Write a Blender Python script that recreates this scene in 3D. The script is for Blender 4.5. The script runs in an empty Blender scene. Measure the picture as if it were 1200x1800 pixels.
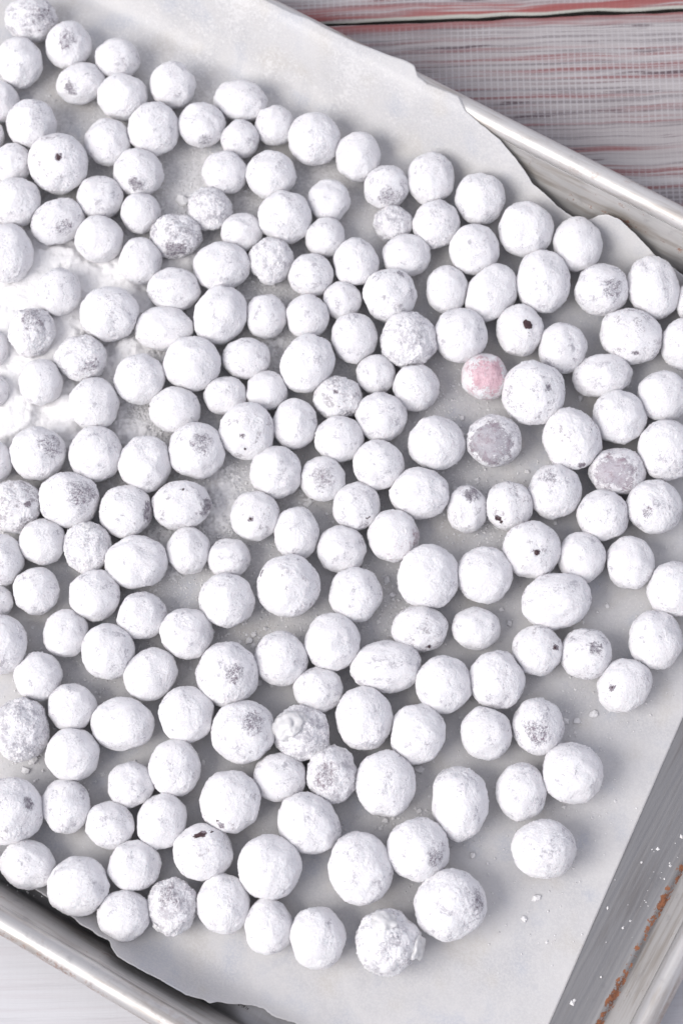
import bpy, bmesh, math, random
import numpy as np
from mathutils import Vector, Matrix

# ------------------------------------------------------------------ camera, light, exposure
sc = bpy.context.scene
MM = 0.001
cam_data = bpy.data.cameras.new('camera')
cam = bpy.data.objects.new('camera', cam_data)
sc.collection.objects.link(cam)
sc.camera = cam
TILT, ROLL, DIST = 0.26919, 0.043616, 0.69974
CAM_POS = Vector((0.0, -math.sin(TILT) * DIST, math.cos(TILT) * DIST))
CAM_ROT = Matrix.Rotation(TILT, 3, 'X') @ Matrix.Rotation(-ROLL, 3, 'Z')
cam.matrix_world = Matrix.Translation(CAM_POS) @ CAM_ROT.to_4x4()
cam_data.sensor_fit = 'VERTICAL'
cam_data.sensor_height = 24.0
cam_data.lens = 3594.05 / 1800.0 * 24.0
cam_data.clip_start = 0.02
cam_data.clip_end = 20.0
cam_data.dof.use_dof = True
cam_data.dof.focus_distance = 0.675
cam_data.dof.aperture_fstop = 8.5

world = bpy.data.worlds.new('World')
sc.world = world
world.use_nodes = True
bg = world.node_tree.nodes['Background']
bg.inputs['Color'].default_value = (0.87, 0.88, 1.0, 1)
bg.inputs['Strength'].default_value = 0.86

def area(name, loc, target, sx, sy, power, col):
    d = bpy.data.lights.new(name, 'AREA')
    d.shape = 'RECTANGLE'; d.size = sx; d.size_y = sy; d.energy = power; d.color = col
    o = bpy.data.objects.new(name, d)
    sc.collection.objects.link(o)
    o.location = loc
    o.rotation_euler = (Vector(target) - Vector(loc)).to_track_quat('-Z', 'Y').to_euler()
    return o
area('window_light', (-1.75, -0.72, 1.85), (0.02, 0.0, 0.0), 1.7, 1.6, 88.0, (1.0, 0.965, 0.93))

sc.view_settings.view_transform = 'Standard'
sc.view_settings.look = 'None'
sc.view_settings.exposure = -0.17
sc.view_settings.gamma = 1.0
sc.render.engine = 'CYCLES'
sc.cycles.max_bounces = 8
sc.cycles.diffuse_bounces = 5
sc.cycles.use_adaptive_sampling = True
sc.cycles.adaptive_threshold = 0.03
sc.cycles.use_denoising = True

COL = sc.collection
random.seed(11)
RNG = np.random.default_rng(11)

# ------------------------------------------------------------------ helpers
def tag(o, label=None, cat=None, group=None, kind=None):
    if label: o['label'] = label
    if cat: o['category'] = cat
    if group: o['group'] = group
    if kind: o['kind'] = kind
    return o

def link(name, me, parent=None, mat=None):
    o = bpy.data.objects.new(name, me)
    COL.objects.link(o)
    if parent: o.parent = parent
    if mat is not None and not me.materials: me.materials.append(mat)
    return o

def mesh_from(name, verts, faces, smooth=True):
    me = bpy.data.meshes.new(name)
    me.from_pydata([tuple(v) for v in verts], [], faces)
    me.update()
    if smooth:
        me.polygons.foreach_set('use_smooth', [True] * len(me.polygons))
    return me

_perm = np.random.default_rng(3).permutation(256)
_perm = np.concatenate([_perm, _perm, _perm])
_grad = np.random.default_rng(4).normal(size=(256, 3))
_grad /= np.linalg.norm(_grad, axis=1)[:, None]
def perlin(P):
    P = np.asarray(P, float)
    I = np.floor(P).astype(int); F = P - I; I &= 255
    W = F * F * F * (F * (F * 6 - 15) + 10)
    r = np.zeros(len(P))
    for dx in (0, 1):
        for dy in (0, 1):
            for dz in (0, 1):
                h = _perm[_perm[_perm[(I[:, 0] + dx) & 255] + ((I[:, 1] + dy) & 255)] + ((I[:, 2] + dz) & 255)]
                g = _grad[h]
                d = F - np.array([dx, dy, dz])
                w = (W[:, 0] if dx else 1 - W[:, 0]) * (W[:, 1] if dy else 1 - W[:, 1]) * (W[:, 2] if dz else 1 - W[:, 2])
                r += w * (g * d).sum(1)
    return r * 1.5
def fbm(P, oct=4, gain=0.5):
    r = np.zeros(len(P)); a = 1.0
    for k in range(oct):
        r += a * perlin(np.asarray(P) * (2.03 ** k) + 17.3 * k); a *= gain
    return r

class NT:
    """small node-tree writer"""
    def __init__(self, name):
        self.m = bpy.data.materials.new(name); self.m.use_nodes = True
        self.t = self.m.node_tree; self.n = self.t.nodes
        self.b = self.n['Principled BSDF']; self.out = self.n['Material Output']
    def add(self, typ, props=None, **inp):
        x = self.n.new(typ)
        for k, v in (props or {}).items(): setattr(x, k, v)
        for k, v in inp.items(): self.set(x, k.replace('_', ' '), v)
        return x
    def set(self, node, key, v):
        s = node.inputs[key]
        if isinstance(v, bpy.types.NodeSocket): self.t.links.new(v, s)
        else: s.default_value = v
    def math(self, op, a, b=None, clamp=False):
        x = self.n.new('ShaderNodeMath'); x.operation = op; x.use_clamp = clamp
        for i, v in enumerate((a, b)):
            if v is None: continue
            if isinstance(v, bpy.types.NodeSocket): self.t.links.new(v, x.inputs[i])
            else: x.inputs[i].default_value = v
        return x.outputs[0]
    def vmath(self, op, a, b=None):
        x = self.n.new('ShaderNodeVectorMath'); x.operation = op
        for i, v in enumerate((a, b)):
            if v is None: continue
            if isinstance(v, bpy.types.NodeSocket): self.t.links.new(v, x.inputs[i])
            else: x.inputs[i].default_value = v
        return x
    def ramp(self, v, lo, hi, a=0.0, b=1.0):
        x = self.n.new('ShaderNodeMapRange'); x.interpolation_type = 'SMOOTHSTEP'
        for k, val in (('Value', v), ('From Min', lo), ('From Max', hi), ('To Min', a), ('To Max', b)):
            self.set(x, k, val)
        return x.outputs[0]
    def noise(self, vec, scale, detail=3.0, rough=0.55, dist=0.0):
        x = self.n.new('ShaderNodeTexNoise')
        self.set(x, 'Vector', vec)
        x.inputs['Scale'].default_value = scale; x.inputs['Detail'].default_value = detail
        x.inputs['Roughness'].default_value = rough; x.inputs['Distortion'].default_value = dist
        return x.outputs[0]
    def mix(self, f, a, b):
        x = self.n.new('ShaderNodeMix'); x.data_type = 'RGBA'
        for i, v in ((0, f), (6, a), (7, b)):
            if isinstance(v, bpy.types.NodeSocket): self.t.links.new(v, x.inputs[i])
            elif i == 0: x.inputs[i].default_value = v
            else: x.inputs[i].default_value = (*v, 1) if len(v) == 3 else v
        return x.outputs[2]
    def coord(self, which='Object'):
        return self.n.new('ShaderNodeTexCoord').outputs[which]
    def mapping(self, vec, loc=(0, 0, 0), rot=(0, 0, 0), scale=(1, 1, 1)):
        x = self.n.new('ShaderNodeMapping'); self.t.links.new(vec, x.inputs['Vector'])
        x.inputs['Location'].default_value = loc; x.inputs['Rotation'].default_value = rot; x.inputs['Scale'].default_value = scale
        return x.outputs[0]
    def attr(self, name, typ='OBJECT'):
        x = self.n.new('ShaderNodeAttribute'); x.attribute_type = typ; x.attribute_name = name
        return x
    def bump(self, h, strength, dist, normal=None):
        x = self.n.new('ShaderNodeBump'); self.set(x, 'Height', h)
        x.inputs['Strength'].default_value = strength; x.inputs['Distance'].default_value = dist
        if normal is not None: self.set(x, 'Normal', normal)
        return x.outputs[0]
    def done(self, color=None, rough=None, normal=None, **kw):
        if color is not None: self.set(self.b, 'Base Color', color if isinstance(color, bpy.types.NodeSocket) else (*color, 1))
        if rough is not None: self.set(self.b, 'Roughness', rough)
        if normal is not None: self.set(self.b, 'Normal', normal)
        for k, v in kw.items(): self.set(self.b, k.replace('_', ' '), v)
        return self.m

# ------------------------------------------------------------------ materials
def mat_sugar_berry():
    k = NT('powdered_sugar_coating')
    co = k.coord()
    rnd = k.n.new('ShaderNodeObjectInfo').outputs['Random']
    off = k.vmath('SCALE', (37.0, 91.0, 53.0)); k.set(off, 'Scale', rnd)
    p = k.vmath('ADD', co, off.outputs[0]).outputs[0]
    bare = k.attr('bare').outputs['Fac']
    n1 = k.noise(p, 1.9, 4.0, 0.6); n2 = k.noise(p, 7.0, 4.0, 0.65, 0.6); n3 = k.noise(p, 24.0, 3.0, 0.7)
    base = k.math('ADD', k.math('MULTIPLY', n1, 0.45), k.math('ADD', k.math('MULTIPLY', n2, 0.4), k.math('MULTIPLY', n3, 0.25)))
    base = k.math('ADD', base, k.math('MULTIPLY', bare, 0.075))
    thin = k.ramp(base, 0.585, 0.69)
    nrm = k.vmath('NORMALIZE', co).outputs[0]
    pv = k.attr('patch').outputs['Vector']
    dt = k.vmath('DOT_PRODUCT', nrm, pv).outputs['Value']
    pc = k.attr('patch_cos').outputs['Fac']
    q = k.math('DIVIDE', k.math('SUBTRACT', dt, pc), k.math('ADD', k.math('SUBTRACT', 1.0, pc), 0.004))
    for nn, am in ((n1, 3.4), (n2, 3.2), (n3, 1.8)):
        q = k.math('ADD', q, k.math('MULTIPLY', k.math('SUBTRACT', nn, 0.5), am))
    glaze = k.attr('glaze').outputs['Fac']
    soft = k.ramp(q, -0.7, 1.1)
    hard = k.ramp(q, -0.25, 0.35)
    # the thin patch is broken up by grains still stuck to it; a glazed berry has lost the grains
    fleck = k.ramp(k.math('ADD', k.math('MULTIPLY', n3, 0.6), k.math('MULTIPLY', n2, 0.4)), 0.43, 0.57, 0.12, 1.0)
    patch = k.math('MULTIPLY', soft, fleck)
    hard = k.math('MULTIPLY', hard, k.ramp(n3, 0.30, 0.42, 0.3, 0.95))
    patch = k.math('ADD', k.math('MULTIPLY', patch, k.math('SUBTRACT', 1.0, glaze)), k.math('MULTIPLY', hard, glaze))
    m = k.math('MAXIMUM', k.math('MULTIPLY', thin, 0.62), patch)
    tint = k.attr('tint').outputs['Color']
    tint = k.mix(k.math('MULTIPLY', patch, k.math('ADD', k.ramp(n1, 0.50, 0.66, 0.0, 0.4), k.ramp(n2, 0.50, 0.68, 0.0, 0.45))), tint, k.vmath('MULTIPLY', tint, (0.42, 0.22, 0.28)).outputs[0])
    white = k.mix(k.ramp(n2, 0.3, 0.7), (0.83, 0.82, 0.84), (0.88, 0.87, 0.885))
    c = k.mix(m, white, tint)
    pores = k.ramp(k.noise(p, 15.0, 2.0, 0.6), 0.66, 0.75)
    c = k.mix(k.math('MULTIPLY', pores, 0.42), c, (0.45, 0.44, 0.48))
    h = k.math('ADD', k.math('MULTIPLY', n3, 0.7), k.math('MULTIPLY', k.noise(p, 60.0, 2.0, 0.7), 0.5))
    h = k.math('MULTIPLY', h, k.ramp(patch, 0.3, 1.0, 1.0, 0.25))
    h = k.math('SUBTRACT', h, k.math('MULTIPLY', patch, 0.35))
    nm = k.bump(h, 0.62, 0.0008)
    rough = k.ramp(patch, 0.2, 1.0, 0.95, 0.30)
    return k.done(c, rough, nm, Specular_IOR_Level=0.35, Subsurface_Weight=0.35, Subsurface_Radius=(0.0011, 0.0010, 0.0010), Subsurface_Scale=1.0)

def mat_powder(name, scale):
    k = NT(name)
    co = k.coord()
    n = k.noise(co, scale, 3.0, 0.65); n2 = k.noise(co, scale * 0.22, 3.0)
    c = k.mix(n2, (0.74, 0.73, 0.735), (0.82, 0.815, 0.815))
    return k.done(c, 0.95, k.bump(n, 0.6, 0.0005), Specular_IOR_Level=0.2)

def mat_speck():
    k = NT('dark_berry_skin')
    n = k.noise(k.coord(), 900.0, 3.0)
    return k.done(k.mix(n, (0.012, 0.006, 0.010), (0.09, 0.04, 0.045)), 0.45)

def mat_lump():
    k = NT('hardened_sugar')
    n = k.noise(k.coord(), 500.0, 3.0)
    return k.done(k.mix(n, (0.52, 0.52, 0.53), (0.72, 0.71, 0.71)), 0.4, k.bump(n, 0.4, 0.0004), Subsurface_Weight=0.2, Subsurface_Radius=(0.002, 0.0018, 0.0017))

def mat_paper():
    k = NT('parchment')
    co = k.coord()
    big = k.noise(co, 38.0, 3.0, 0.5, 0.8); fib = k.noise(co, 1500.0, 3.0, 0.7); mid = k.noise(co, 210.0, 3.0)
    warm = k.noise(k.mapping(co, loc=(3.1, 1.7, 0)), 55.0, 2.0)
    c = k.mix(k.ramp(big, 0.3, 0.7), (0.535, 0.533, 0.545), (0.62, 0.612, 0.612))
    c = k.mix(k.ramp(warm, 0.52, 0.70, 0, 0.45), c, (0.57, 0.535, 0.48))
    c = k.mix(k.ramp(warm, 0.47, 0.30, 0, 0.4), c, (0.42, 0.46, 0.55))
    c = k.mix(k.ramp(fib, 0.40, 0.62, 0, 0.6), c, (0.67, 0.66, 0.655))
    # film of sugar dust left on the sheet, thickest around the spilled drift
    d0 = k.vmath('DISTANCE', co, (-0.105, 0.035, 0.0)).outputs['Value']
    reg = k.math('ADD', k.ramp(d0, 0.02, 0.15, 0.22, 0.0), k.noise(k.mapping(co, loc=(7, 2, 0)), 45.0, 3.0, 0.6))
    spk = k.noise(co, 820.0, 3.0, 0.75)
    dust = k.ramp(k.math('ADD', k.math('MULTIPLY', spk, 0.8), k.math('MULTIPLY', reg, 0.55)), 0.70, 0.86, 0.0, 0.75)
    dust = k.math('MULTIPLY', dust, k.ramp(d0, 0.05, 0.19, 1.0, 0.06))
    c = k.mix(dust, c, (0.80, 0.79, 0.79))
    h = k.math('ADD', k.math('ADD', k.math('MULTIPLY', fib, 0.3), mid), dust)
    m = k.done(c, k.ramp(mid, 0.3, 0.7, 0.40, 0.52), k.bump(h, 0.35, 0.0004), Specular_IOR_Level=0.45)
    tr = k.add('ShaderNodeBsdfTranslucent', Color=(0.7, 0.69, 0.67, 1))
    mx = k.add('ShaderNodeMixShader', Fac=0.12)
    k.t.links.new(k.b.outputs[0], mx.inputs[1]); k.t.links.new(tr.outputs[0], mx.inputs[2])
    k.t.links.new(mx.outputs[0], k.out.inputs['Surface'])
    return m

def mat_metal(name, rim=False):
    k = NT(name)
    uv = k.attr('flow', 'GEOMETRY').outputs['Vector']       # along the edge, across the edge (metres)
    co = k.coord()
    st = k.noise(k.mapping(uv, scale=(9.0, 900.0, 1.0)), 1.0, 4.0, 0.6)
    st2 = k.noise(k.mapping(uv, scale=(30.0, 260.0, 1.0)), 1.0, 4.0, 0.6)
    brush = k.noise(k.mapping(co, rot=(0, 0, 0.35), scale=(2200.0, 60.0, 100.0)), 1.0, 3.0, 0.6)
    mot = k.noise(co, 130.0, 5.0, 0.65)
    c = k.mix(st, (0.56, 0.545, 0.53), (0.73, 0.715, 0.70))
    c = k.mix(k.ramp(st2, 0.46, 0.70, 0, 0.65), c, (0.36, 0.31, 0.26))
    c = k.mix(k.ramp(mot, 0.58, 0.75, 0, 0.45), c, (0.33, 0.32, 0.33))
    cre = k.attr('crease', 'GEOMETRY').outputs['Fac']
    rr = k.attr('roll', 'GEOMETRY').outputs['Fac']
    wl = k.attr('wall', 'GEOMETRY').outputs['Fac']
    c = k.mix(k.ramp(wl, 0.22, 0.0, 0.0, 0.75), c, k.mix(brush, (0.13, 0.13, 0.14), (0.22, 0.22, 0.23)))  # oxidised floor, painted darker still for the dark ceiling it mirrors
    fine = k.noise(co, 420.0, 4.0, 0.7)
    lng = k.noise(k.mapping(uv, scale=(42.0, 120.0, 1.0)), 1.0, 3.0, 0.6)
    f_lng = k.math('ADD', k.math('MULTIPLY', lng, 0.6), k.math('MULTIPLY', fine, 0.5))
    rust = k.ramp(k.math('ADD', f_lng, k.math('MULTIPLY', cre, 0.30)), 0.83, 0.87)
    rust_r = k.math('MULTIPLY', rr, k.ramp(f_lng, 0.57, 0.66, 0, 0.7))
    rust_w = k.math('MULTIPLY', wl, k.ramp(f_lng, 0.645, 0.70, 0, 0.8))
    rust = k.math('MAXIMUM', rust, k.math('MAXIMUM', rust_r, rust_w))
    rcol = k.mix(k.ramp(fine, 0.35, 0.68), (0.045, 0.014, 0.008), (0.24, 0.095, 0.045))
    c = k.mix(rust, c, rcol)
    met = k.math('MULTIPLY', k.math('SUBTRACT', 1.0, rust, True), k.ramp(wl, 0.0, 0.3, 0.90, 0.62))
    rough = k.math('ADD', k.ramp(st, 0.3, 0.7, 0.40, 0.56), k.math('MULTIPLY', rust, 0.4))
    h = k.math('ADD', k.math('MULTIPLY', brush, 0.5), k.math('MULTIPLY', st, 0.8))
    return k.done(c, rough, k.bump(h, 0.25, 0.0002), Metallic=met)

def mat_wood():
    k = NT('whitewashed_plank')
    co = k.coord('Object')
    rnd = k.n.new('ShaderNodeObjectInfo').outputs['Random']
    off = k.vmath('SCALE', (3.0, 7.0, 0.0)); k.set(off, 'Scale', rnd)
    p = k.vmath('ADD', co, off.outputs[0]).outputs[0]
    wob = k.noise(p, 16.0, 3.0)
    pw = k.vmath('ADD', p, k.vmath('MULTIPLY', k.n.new('ShaderNodeCombineXYZ').outputs[0], (1, 1, 1)).outputs[0]).outputs[0]
    cx = k.n.new('ShaderNodeCombineXYZ'); k.t.links.new(k.math('MULTIPLY', k.math('SUBTRACT', wob, 0.5), 0.005), cx.inputs[1])
    pw = k.vmath('ADD', p, cx.outputs[0]).outputs[0]
    g1 = k.noise(k.mapping(pw, scale=(12.0, 760.0, 1.0)), 1.0, 5.0, 0.65)
    g2 = k.noise(k.mapping(pw, loc=(5, 3, 0), scale=(8.0, 230.0, 1.0)), 1.0, 4.0, 0.6)
    g3 = k.noise(k.mapping(pw, loc=(9, 1, 0), scale=(6.0, 34.0, 1.0)), 1.0, 3.0, 0.55)
    g4 = k.noise(k.mapping(pw, loc=(2, 8, 0), scale=(18.0, 260.0, 1.0)), 1.0, 4.0, 0.6)
    wear_shade = k.attr('wear_shade', 'OBJECT').outputs['Fac']
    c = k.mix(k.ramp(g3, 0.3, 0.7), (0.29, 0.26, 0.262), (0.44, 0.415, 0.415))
    c = k.mix(k.ramp(wear_shade, 0.7, 0.2, 0.0, 0.9), c, (0.58, 0.58, 0.60))  # low values also paint the board paler, as if lit more strongly
    c = k.mix(k.math('MULTIPLY', k.ramp(g1, 0.44, 0.64, 0, 0.8), wear_shade), c, (0.15, 0.13, 0.14))
    c = k.mix(k.math('MULTIPLY', k.ramp(g2, 0.48, 0.63, 0, 0.85), k.math('MULTIPLY', wear_shade, k.ramp(g1, 0.35, 0.55))), c, (0.23, 0.085, 0.085))
    c = k.mix(k.math('MULTIPLY', k.ramp(g4, 0.59, 0.66, 0, 0.9), wear_shade), c, (0.09, 0.06, 0.07))
    # paint pushed through gauze: a lattice of pale raised threads
    sx = k.n.new('ShaderNodeSeparateXYZ'); k.t.links.new(k.mapping(p, rot=(0, 0, 0.03)), sx.inputs[0])
    j1 = k.math('MULTIPLY', k.noise(p, 120.0, 2.0), 1.6)
    wx = k.math('SINE', k.math('ADD', k.math('MULTIPLY', sx.outputs[0], 2 * math.pi / 0.00235), j1))
    wy = k.math('SINE', k.math('ADD', k.math('MULTIPLY', sx.outputs[1], 2 * math.pi / 0.0019), j1))
    tx = k.ramp(wx, 0.35, 0.95); ty = k.ramp(wy, 0.45, 0.98)
    th = k.math('MAXIMUM', tx, k.math('MULTIPLY', ty, 0.75))
    pres = k.ramp(k.noise(k.mapping(p, scale=(20.0, 36.0, 1.0)), 1.0, 3.0), 0.36, 0.62, 0.12, 0.75)
    c = k.mix(k.math('MULTIPLY', th, k.math('MULTIPLY', k.math('MULTIPLY', pres, 0.55), k.ramp(wear_shade, 0.0, 1.0, 0.25, 1.0))), c, (0.50, 0.48, 0.50))
    # edges of each board: paint worn to red, then a pale chipped lip
    ed = k.attr('edge', 'GEOMETRY').outputs['Fac']
    edn = k.math('ADD', ed, k.math('MULTIPLY', k.math('SUBTRACT', g3, 0.5), 0.5))
    c = k.mix(k.math('MULTIPLY', k.ramp(edn, 0.35, 0.6), k.ramp(g2, 0.40, 0.52, 0.15, 0.9)), c, (0.27, 0.065, 0.06))
    c = k.mix(k.ramp(edn, 0.90, 0.97), c, (0.44, 0.45, 0.41))
    h = k.math('ADD', k.math('MULTIPLY', th, k.ramp(wear_shade, 0.0, 1.0, 0.0, 0.3)), k.math('SUBTRACT', 0.5, k.math('MULTIPLY', g1, 0.8)))
    return k.done(c, 0.62, k.bump(h, 0.4, 0.0004))

def mat_plain(name, col, rough):
    k = NT(name)
    n = k.noise(k.coord(), 180.0, 4.0)
    return k.done(k.mix(n, tuple(x * 0.8 for x in col), tuple(min(1, x * 1.2) for x in col)), rough)

M_BERRY = mat_sugar_berry(); M_POWDER = mat_powder('powdered_sugar', 1500.0); M_CRUMB = mat_powder('sugar_crumb', 2500.0)
M_SPECK = mat_speck(); M_LUMP = mat_lump(); M_PAPER = mat_paper()
M_METAL = mat_metal('worn_aluminium'); M_WOOD = mat_wood()
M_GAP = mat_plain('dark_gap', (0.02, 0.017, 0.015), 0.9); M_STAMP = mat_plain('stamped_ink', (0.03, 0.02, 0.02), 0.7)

# ------------------------------------------------------------------ table of whitewashed planks
TZ = -1.6 * MM
bm = bmesh.new()
bmesh.ops.create_cube(bm, size=1.0)
for v in bm.verts: v.co = Vector((v.co.x * 1.5, v.co.y * 1.5, v.co.z * 0.012 + TZ - 0.0165))
me = bpy.data.meshes.new('table'); bm.to_mesh(me); bm.free()
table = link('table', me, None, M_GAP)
tag(table, 'whitewashed plank table top with red streaks under the baking sheet', 'table', kind='structure')
Y_TOP, PITCH = 0.1864, 0.1243
def plank_mesh(seed, y0, y1):
    nx, rows = 300, [0, .0004, .0015, .0035, .007, .012, .02, .035]
    ys = [(y0 + a, a) for a in rows] + [(0.5 * (y0 + y1), 1.0)] + [(y1 - a, a) for a in rows[::-1]]
    verts, edge = [], []
    x = np.linspace(-0.75, 0.75, nx)
    jit0 = 0.0007 * fbm(np.stack([x * 45, x * 0 + seed, x * 0], 1), 3)
    jit1 = 0.0007 * fbm(np.stack([x * 45, x * 0 + seed + 9.5, x * 0], 1), 3)
    for r, (y, a) in enumerate(ys):
        j = jit0 if r < len(rows) else (jit1 if r > len(rows) else 0 * x)
        fade = max(0.0, 1 - a / 0.02)
        z = TZ - 0.0012 * max(0.0, 1 - a / 0.0015) ** 2
        for i in range(nx):
            verts.append((x[i], y + j[i] * fade, z)); edge.append(max(0.0, 1 - a / 0.010) * (1.0 if r < len(rows) else 0.62))
    nr = len(ys)
    faces = [(r * nx + i, r * nx + i + 1, (r + 1) * nx + i + 1, (r + 1) * nx + i) for r in range(nr - 1) for i in range(nx - 1)]
    # sides down to the board below
    b0 = len(verts)
    for i in range(nx): verts.append((x[i], ys[0][0] + jit0[i], TZ - 0.010)); edge.append(0)
    b1 = len(verts)
    for i in range(nx): verts.append((x[i], ys[-1][0] + jit1[i], TZ - 0.010)); edge.append(0)
    for i in range(nx - 1):
        faces.append((b0 + i, b0 + i + 1, i + 1, i)); q = (nr - 1) * nx
        faces.append((q + i, q + i + 1, b1 + i + 1, b1 + i))
    me = mesh_from('plank', verts, faces)
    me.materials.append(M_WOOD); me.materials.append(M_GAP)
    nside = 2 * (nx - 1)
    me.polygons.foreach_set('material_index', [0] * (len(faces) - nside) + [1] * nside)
    at = me.attributes.new('edge', 'FLOAT', 'POINT'); at.data.foreach_set('value', edge)
    return me
for n in range(-4, 2):
    y1 = Y_TOP + n * PITCH + PITCH - 0.0006
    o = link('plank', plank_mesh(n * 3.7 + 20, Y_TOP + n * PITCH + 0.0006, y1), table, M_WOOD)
    o['wear_shade'] = {0: 1.0, -1: 1.0, -2: 0.8, -3: 0.08, -4: 0.08}.get(n, 1.0)  # low boards: less worn, and painted paler for the light nearer them

# ------------------------------------------------------------------ baking sheet
YAW = -0.56004
U = Vector((math.cos(YAW), math.sin(YAW), 0)); V = Vector((-math.sin(YAW), math.cos(YAW), 0))
A1, B0, WID = 155.72, -162.91, 297.0     # right crease, near crease, floor width (mm, pan axes)
A0 = -270.0
B1 = B0 + WID
PW, PH, RR = 10.66, 18.76, 4.0           # wall run-out, roll-centre height, roll radius
pan = bpy.data.objects.new('baking_sheet', None); COL.objects.link(pan)
pan.rotation_euler = (0, 0, YAW)
tag(pan, 'worn aluminium baking sheet with rolled rim and rust stains on the plank table', 'baking sheet')

def rounded_loop(off, R0=20.0):
    """points of the rounded rectangle grown by off (mm) plus running length"""
    R = max(R0 + off, 0.5)
    x0, x1, y0, y1 = A0 - off, A1 + off, B0 - off, B1 + off
    pts = []
    def line(ax, ay, bx, by, n):
        for i in range(n): pts.append((ax + (bx - ax) * i / n, ay + (by - ay) * i / n))
    def arc(cx, cy, a0, n=14):
        for i in range(n):
            a = a0 + math.pi / 2 * i / n; pts.append((cx + R * math.cos(a), cy + R * math.sin(a)))
    line(x0 + R, y0, x1 - R, y0, 110); arc(x1 - R, y0 + R, -math.pi / 2)
    line(x1, y0 + R, x1, y1 - R, 90); arc(x1 - R, y1 - R, 0)
    line(x1 - R, y1, x0 + R, y1, 110); arc(x0 + R, y1 - R, math.pi / 2)
    line(x0, y1 - R, x0, y0 + R, 90); arc(x0 + R, y0 + R, math.pi)
    return pts
def loft(prof, name, cap_in=False, cap_out=False):
    """prof: list of (offset, z, crease, roll, wall)"""
    verts, faces, at = [], [], {'crease': [], 'roll': [], 'wall': []}
    flow = []; n = None; across = 0.0; prev = None
    for (o, z, c, r, w) in prof:
        L = rounded_loop(o)
        if n is None: n = len(L)
        if prev is not None: across += math.hypot(o - prev[0], z - prev[1])
        prev = (o, z); run = 0.0
        for i, (x, y) in enumerate(L):
            if i: run += math.hypot(x - L[i - 1][0], y - L[i - 1][1])
            dent = 0.25 * math.sin(x * 0.021 + 1.0) * math.sin(y * 0.017) if w else 0
            verts.append((x * MM, y * MM, (z + dent) * MM))
            right = 1.0 if x > A1 - 4 else (0.0 if y < B0 + 40 else 0.10)
            at['crease'].append(c * right); at['roll'].append(r * (1.0 if y < B0 else 0.45)); at['wall'].append(w * (1.0 if y > B1 else 0.5))
            flow.append((run * MM, across * MM, 0))
    m = len(prof)
    for k in range(m - 1):
        for i in range(n):
            j = (i + 1) % n
            faces.append((k * n + i, k * n + j, (k + 1) * n + j, (k + 1) * n + i))
    if cap_in: faces.append(tuple(range(n - 1, -1, -1)))
    if cap_out: faces.append(tuple((m - 1) * n + i for i in range(n)))
    me = mesh_from(name, verts, faces)
    for kx, vals in at.items():
        a = me.attributes.new(kx, 'FLOAT', 'POINT'); a.data.foreach_set('value', vals)
    a = me.attributes.new('flow', 'FLOAT_VECTOR', 'POINT'); a.data.foreach_set('vector', [q for f in flow for q in f])
    return me
ip = [(-60, 0, 0, 0, 0), (-30, 0, 0, 0, 0), (-12, 0, 0, 0, 0), (-7, 0, 0, 0, 0), (-4, 0, .05, 0, 0), (-2.6, 0.12, .3, 0, 0), (-1.2, 0.5, .9, 0, 0), (0, 1.3, 1.0, 0, 0),
      (0.8, 2.5, .8, 0, 0.2), (1.5, 4.2, .3, 0, 0.4), (2.2, 6.4, 0, 0, 0.6), (3.2, 9.2, 0, 0, 1), (4.2, 12.0, 0, 0, 1), (5.2, 14.8, 0, 0, 1), (5.85, 16.6, 0, 0.1, 1), (6.5, 18.45, 0, 0.2, 1), (6.54, 18.56, 0, 0.2, 1), (6.58, 18.66, 0, 0.2, 1)]
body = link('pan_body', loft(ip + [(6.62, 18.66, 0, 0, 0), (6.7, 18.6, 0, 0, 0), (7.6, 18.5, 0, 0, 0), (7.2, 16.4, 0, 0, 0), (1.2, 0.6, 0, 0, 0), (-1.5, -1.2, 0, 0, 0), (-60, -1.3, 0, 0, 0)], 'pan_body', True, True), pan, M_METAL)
rp = []
for i in range(22):
    a = math.pi + 0.02 - i * (math.pi * 1.6) / 21
    s = math.sin(a)
    rp.append((PW + RR * math.cos(a), PH + RR * s, 0, 0.9 if -0.35 < s < 0.75 and math.cos(a) > -0.3 else 0.2, 0.3))
rim = link('rolled_rim', loft(rp, 'rolled_rim'), pan, M_METAL)

# faint line of stamped characters along the near crease (too worn to read)
bm = bmesh.new()
rs = random.Random(8)
def stamp(u, v, w, h, ang):
    c, s = math.cos(ang), math.sin(ang)
    vs = []
    for dx, dy in ((-w, -h), (w, -h), (w, h), (-w, h)):
        vs.append(bm.verts.new(((u + dx * c - dy * s) * MM, (v + dx * s + dy * c) * MM, 0.10 * MM)))
    bm.faces.new(vs)
for i in range(15):
    if i in (3, 6): continue
    u0 = 47.0 + i * 0.62; v0 = B0 + 4.4
    for q in range(3):
        stamp(u0 + rs.uniform(-.16, .16), v0 + rs.uniform(-.4, .4), rs.uniform(.05, .2), rs.uniform(.06, .22), rs.uniform(-.5, .5))
me = bpy.data.meshes.new('stamped_mark'); bm.to_mesh(me); bm.free()
link('stamped_mark', me, pan, M_STAMP)

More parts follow.
